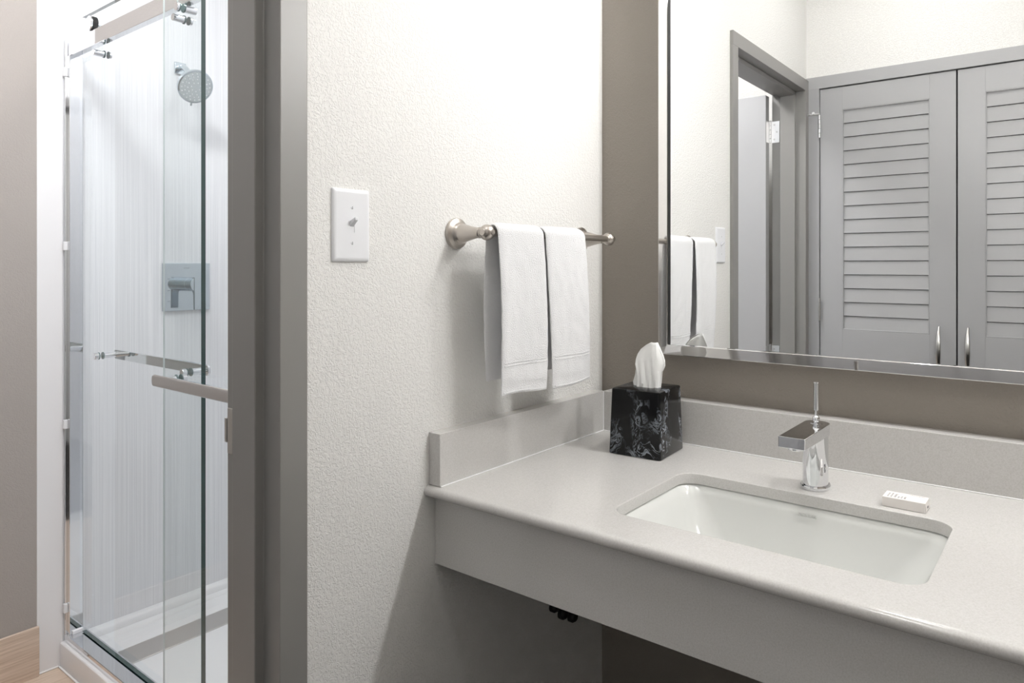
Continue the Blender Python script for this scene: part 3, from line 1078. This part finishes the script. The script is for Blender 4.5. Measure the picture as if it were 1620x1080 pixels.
sf = thing('shower_door_frame', (-0.85, -0.69, 0.079), 'polished metal rail, wall posts and sill of the shower doors', 'shower frame')
RY0, RY1, RZ0, RZ1 = -0.706, -0.684, 1.957, 2.004
obj('rail', box(FAR + 0.012, -0.162, RY0, RY1, RZ0, RZ1, 0.0012, 1), M['chrome'], sf)
for x0, x1, s in ((FAR + 0.0015, FAR + 0.028, 1), (-0.19, -0.162, -1)):
    bb = box(x0, x1, -0.7075, -0.667, 0.1, RZ0 + 0.001, 0.0012, 1)
    box(x0, x0 + 0.010 if s > 0 else x1, -0.7150, -0.7070, 0.1, RZ1 + 0.004, 0.0010, 1, bb)
    wp = obj('wall_post', bb, M['chrome'], sf)
    if s > 0:
        for zc in (1.905, 1.347, 0.775, 0.185):
            obj('mount_clip', box(x0 + 0.003, x0 + 0.016, -0.719, -0.7078, zc - 0.014, zc + 0.014, 0.001, 1), M['plastic'], wp)
obj('sill', box(FAR + 0.002, -0.162, -0.7150, -0.6535, 0.0796, 0.1005, 0.0015, 1), M['chrome'], sf)
obj('guide_block', box(FAR + 0.004, FAR + 0.034, -0.7000, -0.668, 0.1005, 0.112, 0.001, 1), M['plastic'], sf)

def glass_panel(name, x0, x1, yc, z0, z1, label, th, left_mat):
    t = thing(name, ((x0 + x1) / 2, yc, z0), label, 'shower door', 'sliding glass shower doors')
    bm = box(x0, x1, yc - th / 2, yc + th / 2, z0, z1)
    bm.faces.ensure_lookup_table()
    bmesh.ops.recalc_face_normals(bm, faces=bm.faces)
    for f in bm.faces:
        n = f.normal
        if abs(n.y) > 0.5:
            f.material_index = 0
        elif n.x < -0.5:
            f.material_index = left_mat
        else:
            f.material_index = 1
    obj('pane', bm, [M['glass'], M['glass_edge'], M['glass_edge_glint']], t, 0)
    return t
YI, YO = -0.668, -0.724
g_in = glass_panel('sliding_glass_door', -1.541, -0.789, YI, 0.104, 2.086, 'inner sliding glass shower door with towel-bar handle inside', 0.012, 0)
g_out = glass_panel('sliding_glass_door', -0.884, -0.20, YO, 0.104, 2.086, 'outer sliding glass shower door with handle facing the doorway', 0.0045, 2)

def flat_bar(xa, xb, yc, zc, front):
    """flat bar with rounded ends and a slightly convex outer face"""
    h = 0.0150
    pts = rrect(xa, xb, zc - h, zc + h, 0.012, 6)
    bm = bmesh.new()
    loops = []
    for off, y in ((0.0012, 0.0045), (0.0, 0.0030), (0.0, -0.0020), (0.0020, -0.0042), (0.0075, -0.0058)):
        yy = yc + (y if front < 0 else -y)
        loops.append([bm.verts.new((x, yy, z)) for x, z in rrect(xa + off, xb - off, zc - h + off, zc + h - off, max(0.0005, 0.012 - off), 6)])
    for A, B in zip(loops[:-1], loops[1:]):
        n = len(A)
        for i in range(n):
            bm.faces.new((A[i], A[(i + 1) % n], B[(i + 1) % n], B[i]))
    bm.faces.new(loops[0])
    bm.faces.new(loops[-1])
    return bm
def bar_handle(t, xa, xb, xs, yg, yb, zc):
    hd = obj('handle_bar', flat_bar(xa, xb, yb, zc, yb - yg), M['chrome'], t, 25)
    s = 1 if yb > yg else -1
    for x in xs:
        bb = cyl((x, yg + s * 0.0065, zc), (x, yb, zc), 0.0088, 22)
        ps = obj('handle_post', bb, M['chrome'], hd)
        bb = cyl((x, yg - s * 0.0065, zc), (x, yg - s * 0.019, zc), 0.0105, 22, 0.001)
        obj('end_cap', bb, M['chrome'], ps)
        bb = cyl((x, yg + s * 0.005, zc), (x, yg + s * 0.0075, zc), 0.0112, 22)
        cyl((x, yg - s * 0.005, zc), (x, yg - s * 0.0075, zc), 0.0112, 22, 0, bb)
        obj('washer', bb, M['washer'], ps)
bar_handle(g_in, -1.430, -0.850, (-1.414, -0.866), YI, -0.618, 1.0025)
bar_handle(g_out, -0.838, -0.30, (-0.806, -0.336), YO, -0.774, 0.9985)
def roller(t, x, yg, yr, zw, back):
    """wheel riding on the rail, with its cap and the anti-jump bolt under the rail"""
    s = 1 if yr > yg else -1
    bb = cyl((x, yr - 0.008, zw), (x, yr + 0.008, zw), 0.0225, 28, 0.001)
    w = obj('roller', bb, M['black'], t)
    bb = cyl((x, yr + s * 0.0082, zw), (x, yr + s * 0.0125, zw), 0.0225, 28, 0.001)
    obj('roller_cap', bb, M['chrome'], w)
    bb = cyl((x, yr - s * 0.008, zw), (x, yg - s * 0.012, zw), 0.007, 18)
    obj('roller_bolt', bb, M['chrome'], w)
    zb = RZ0 - 0.021
    bb = cyl((x + 0.018, yg + s * 0.0075, zb), (x + 0.018, yr + s * 0.006, zb), 0.0095, 20, 0.001)
    k = obj('stop_bolt', bb, M['chrome'], t)
    bb = cyl((x + 0.018, yg - s * 0.0070, zb), (x + 0.018, yg - s * 0.0140, zb), 0.0105, 20, 0.001)
    obj('bolt_head', bb, M['chrome'], k)
    bb = cyl((x + 0.018, yg + s * 0.005, zb), (x + 0.018, yg + s * 0.0080, zb), 0.0112, 20)
    cyl((x + 0.018, yg - s * 0.005, zb), (x + 0.018, yg - s * 0.0072, zb), 0.0112, 20, 0, bb)
    obj('washer', bb, M['washer'], k)
for x in (-1.392, -0.895):
    roller(g_in, x, YI, -0.699, RZ1 + 0.0226, 1)
for x in (-0.812, -0.30):
    roller(g_out, x, YO, -0.692, RZ1 + 0.0226, -1)

# ---- shower head
hd = thing('showerhead', (FAR, -0.335, 1.99), 'round chrome shower head on the white striated shower wall', 'shower head')
obj('flange', box(FAR + 0.0003, FAR + 0.007, -0.357, -0.315, 1.978, 2.020, 0.0015, 2), M['shower_chrome'], hd)
HC = Vector((-1.440, -0.352, 1.912))
hn = Vector((0.84, -0.06, -0.54)).normalized()
P0, P1, P2 = Vector((FAR + 0.006, -0.336, 1.999)), Vector((FAR + 0.060, -0.340, 2.004)), HC - hn * 0.030
path = [((1 - t) ** 2) * P0 + 2 * t * (1 - t) * P1 + t * t * P2 for t in [k / 14 for k in range(15)]]
def ring_arm(i):
    tg = (path[min(i + 1, 14)] - path[max(i - 1, 0)]).normalized()
    a, u, v = frame_of(tg)
    return [(u * math.cos(2 * math.pi * q / 16) + v * math.sin(2 * math.pi * q / 16)) * 0.0105 for q in range(16)]
obj('arm', sweep(path, ring_arm), M['shower_chrome'], hd, 60)
bb = lathe([(0, -0.036), (0.013, -0.036), (0.017, -0.030), (0.034, -0.022), (0.052, -0.011), (0.0595, -0.003), (0.0610, 0.004), (0.0600, 0.010), (0.0550, 0.0115)], HC, hn, 44)
hb = obj('head_shell', bb, M['shower_chrome'], hd, 40)
bb = lathe([(0.0556, 0.0095), (0.0546, 0.0112), (0, 0.0125)], HC, hn, 44)
fp = obj('spray_face', bb, plain('grey_spray_face', srgb(196, 204, 208), 0.35), hd, 40)
a_, u_, v_ = frame_of(hn)
nz_mesh = None
for rr, cnt in ((0.048, 20), (0.038, 16), (0.028, 11), (0.016, 7)):
    for q in range(cnt):
        an = 2 * math.pi * (q + 0.3 * rr * 100) / cnt
        pos = HC + hn * 0.0115 + (u_ * math.cos(an) + v_ * math.sin(an)) * rr
        if nz_mesh is None:
            nz_mesh = obj('nozzle', lathe([(0.0022, 0.0), (0.0018, 0.002), (0, 0.0024)], pos, hn, 8), M['plastic'], fp)
            nz0 = pos
        else:
            link_copy(nz_mesh, fp, pos - nz0)
down = (Vector((0, 0, -1)) - hn * hn.dot(Vector((0, 0, -1)))).normalized()
bb = cyl(HC + hn * 0.006 + down * 0.058, HC + hn * 0.010 + down * 0.071, 0.0035, 10, 0.001)
obj('selector_tab', bb, M['shower_chrome'], hd)

# ---- shower valve
VY, VZ = -0.3145, 1.2065
va = thing('shower_valve', (FAR, VY, VZ), 'square chrome shower valve plate with a lever handle', 'shower valve')
vp = obj('plate', box(FAR + 0.0004, FAR + 0.010, VY - 0.086, VY + 0.088, VZ - 0.086, VZ + 0.086, 0.0012, 2), M['shower_chrome'], va)
LZ = VZ + 0.010
LY = VY - 0.004
obj('sleeve', cyl((FAR + 0.010, LY, LZ), (FAR + 0.050, LY, LZ), 0.0255, 32, 0.0006), M['shower_chrome'], va)
bb = cyl((FAR + 0.0514, LY, LZ), (FAR + 0.094, LY, LZ), 0.0255, 32, 0.0008)
lvh = obj('lever_hub', bb, M['shower_chrome'], va)
bb = prism([(0.080, 0.0245), (0.0965, 0.0255), (0.0975, -0.090), (0.0905, -0.090), (0.089, -0.032), (0.080, -0.024)], lambda u, v, t: Vector((FAR + u, LY + t, LZ + v)), None, -0.0125, 0.0125)
bmesh.ops.bevel(bb, geom=list(bb.edges), offset=0.0008, segments=1, affect='EDGES')
obj('lever_blade', bb, M['shower_chrome'], va)
for yy, zz, ww, hh2 in ((0.0, 0.068, 0.022, 0.003), (-0.066, 0.030, 0.010, 0.002), (-0.066, -0.012, 0.010, 0.002), (-0.066, -0.050, 0.010, 0.002)):
    if ww > 0.02:
        text_mesh('lettering', 'KOHLER', 0.0058, M['valve_ink'], vp, basis((FAR + 0.01005, VY - 0.012, VZ + 0.066), (0, 1, 0), (0, 0, 1)), 0.0001)
    else:
        obj('scale_mark', box(FAR + 0.0100, FAR + 0.0102, VY + yy - ww / 2, VY + yy + ww / 2, VZ + zz - hh2 / 2, VZ + zz + hh2 / 2), M['valve_ink'], vp, 0)

# ------------------------------------------------------------------ dark fittings low on the white wall, under the worktop
for y, z, r, lb in ((-0.150, 0.424, 0.014, 'nearest the corner'), (-0.1915, 0.447, 0.014, 'in the middle of three'), (-0.2285, 0.476, 0.012, 'farthest from the corner')):
    bb = lathe([(0, 0.0), (r, 0.0), (r, 0.010), (r * 0.7, 0.016), (0, 0.018)], (0.0003, y, z), (1, 0, 0), 20)
    o = obj('pipe_fitting', bb, M['black'])
    tag(o, 'small round black fitting on the wall under the countertop, ' + lb, 'fitting', 'black fittings under the countertop')

# ------------------------------------------------------------------ lamps above the frame: vanity, hall, bathroom and an added shower fill
VLZ = 2.10
vl = thing('vanity_light', (1.25, 0.0, VLZ), 'vanity lamp with four white globes mounted above the mirror', 'lamp')
obj('back_plate', box(0.52, 1.98, -0.022, -0.0005, VLZ - 0.045, VLZ + 0.045, 0.003, 2), M['chrome'], vl)
for x in (0.62, 1.04, 1.46, 1.88):
    ar = obj('arm', cyl((x, -0.02, VLZ), (x, -0.092, VLZ), 0.012, 16), M['chrome'], vl)
    rg = 0.042
    obj('globe', lathe([(rg * math.sin(R(180 * k / 16)), -rg * math.cos(R(180 * k / 16))) for k in range(17)], (x, -0.132, VLZ), (0, 1, 0), 28), M['lamp_vanity'], ar)
def ceiling_light(x, y, r, mat, label):
    t = thing('ceiling_light', (x, y, CEIL), label, 'lamp')
    obj('trim_ring', lathe([(r, -0.0005), (r + 0.02, -0.0005), (r + 0.02, -0.006), (r, -0.012)], (x, y, CEIL), (0, 0, 1), 40), M['ceiling'], t)
    obj('lens', lathe([(0, -0.010), (r, -0.008), (r, -0.0006), (0, -0.0006)], (x, y, CEIL), (0, 0, 1), 40), mat, t)
ceiling_light(0.50, -1.28, 0.14, M['lamp_hall'], 'round ceiling light in front of the closet doors')
ceiling_light(-0.72, -1.12, 0.20, M['lamp_bath'], 'round ceiling light in the bathroom before the shower')
ceiling_light(-0.45, -0.30, 0.14, M['fill_shower'], 'round fill light added inside the shower to brighten its walls')  # added fill for the shower walls, no known fixture there
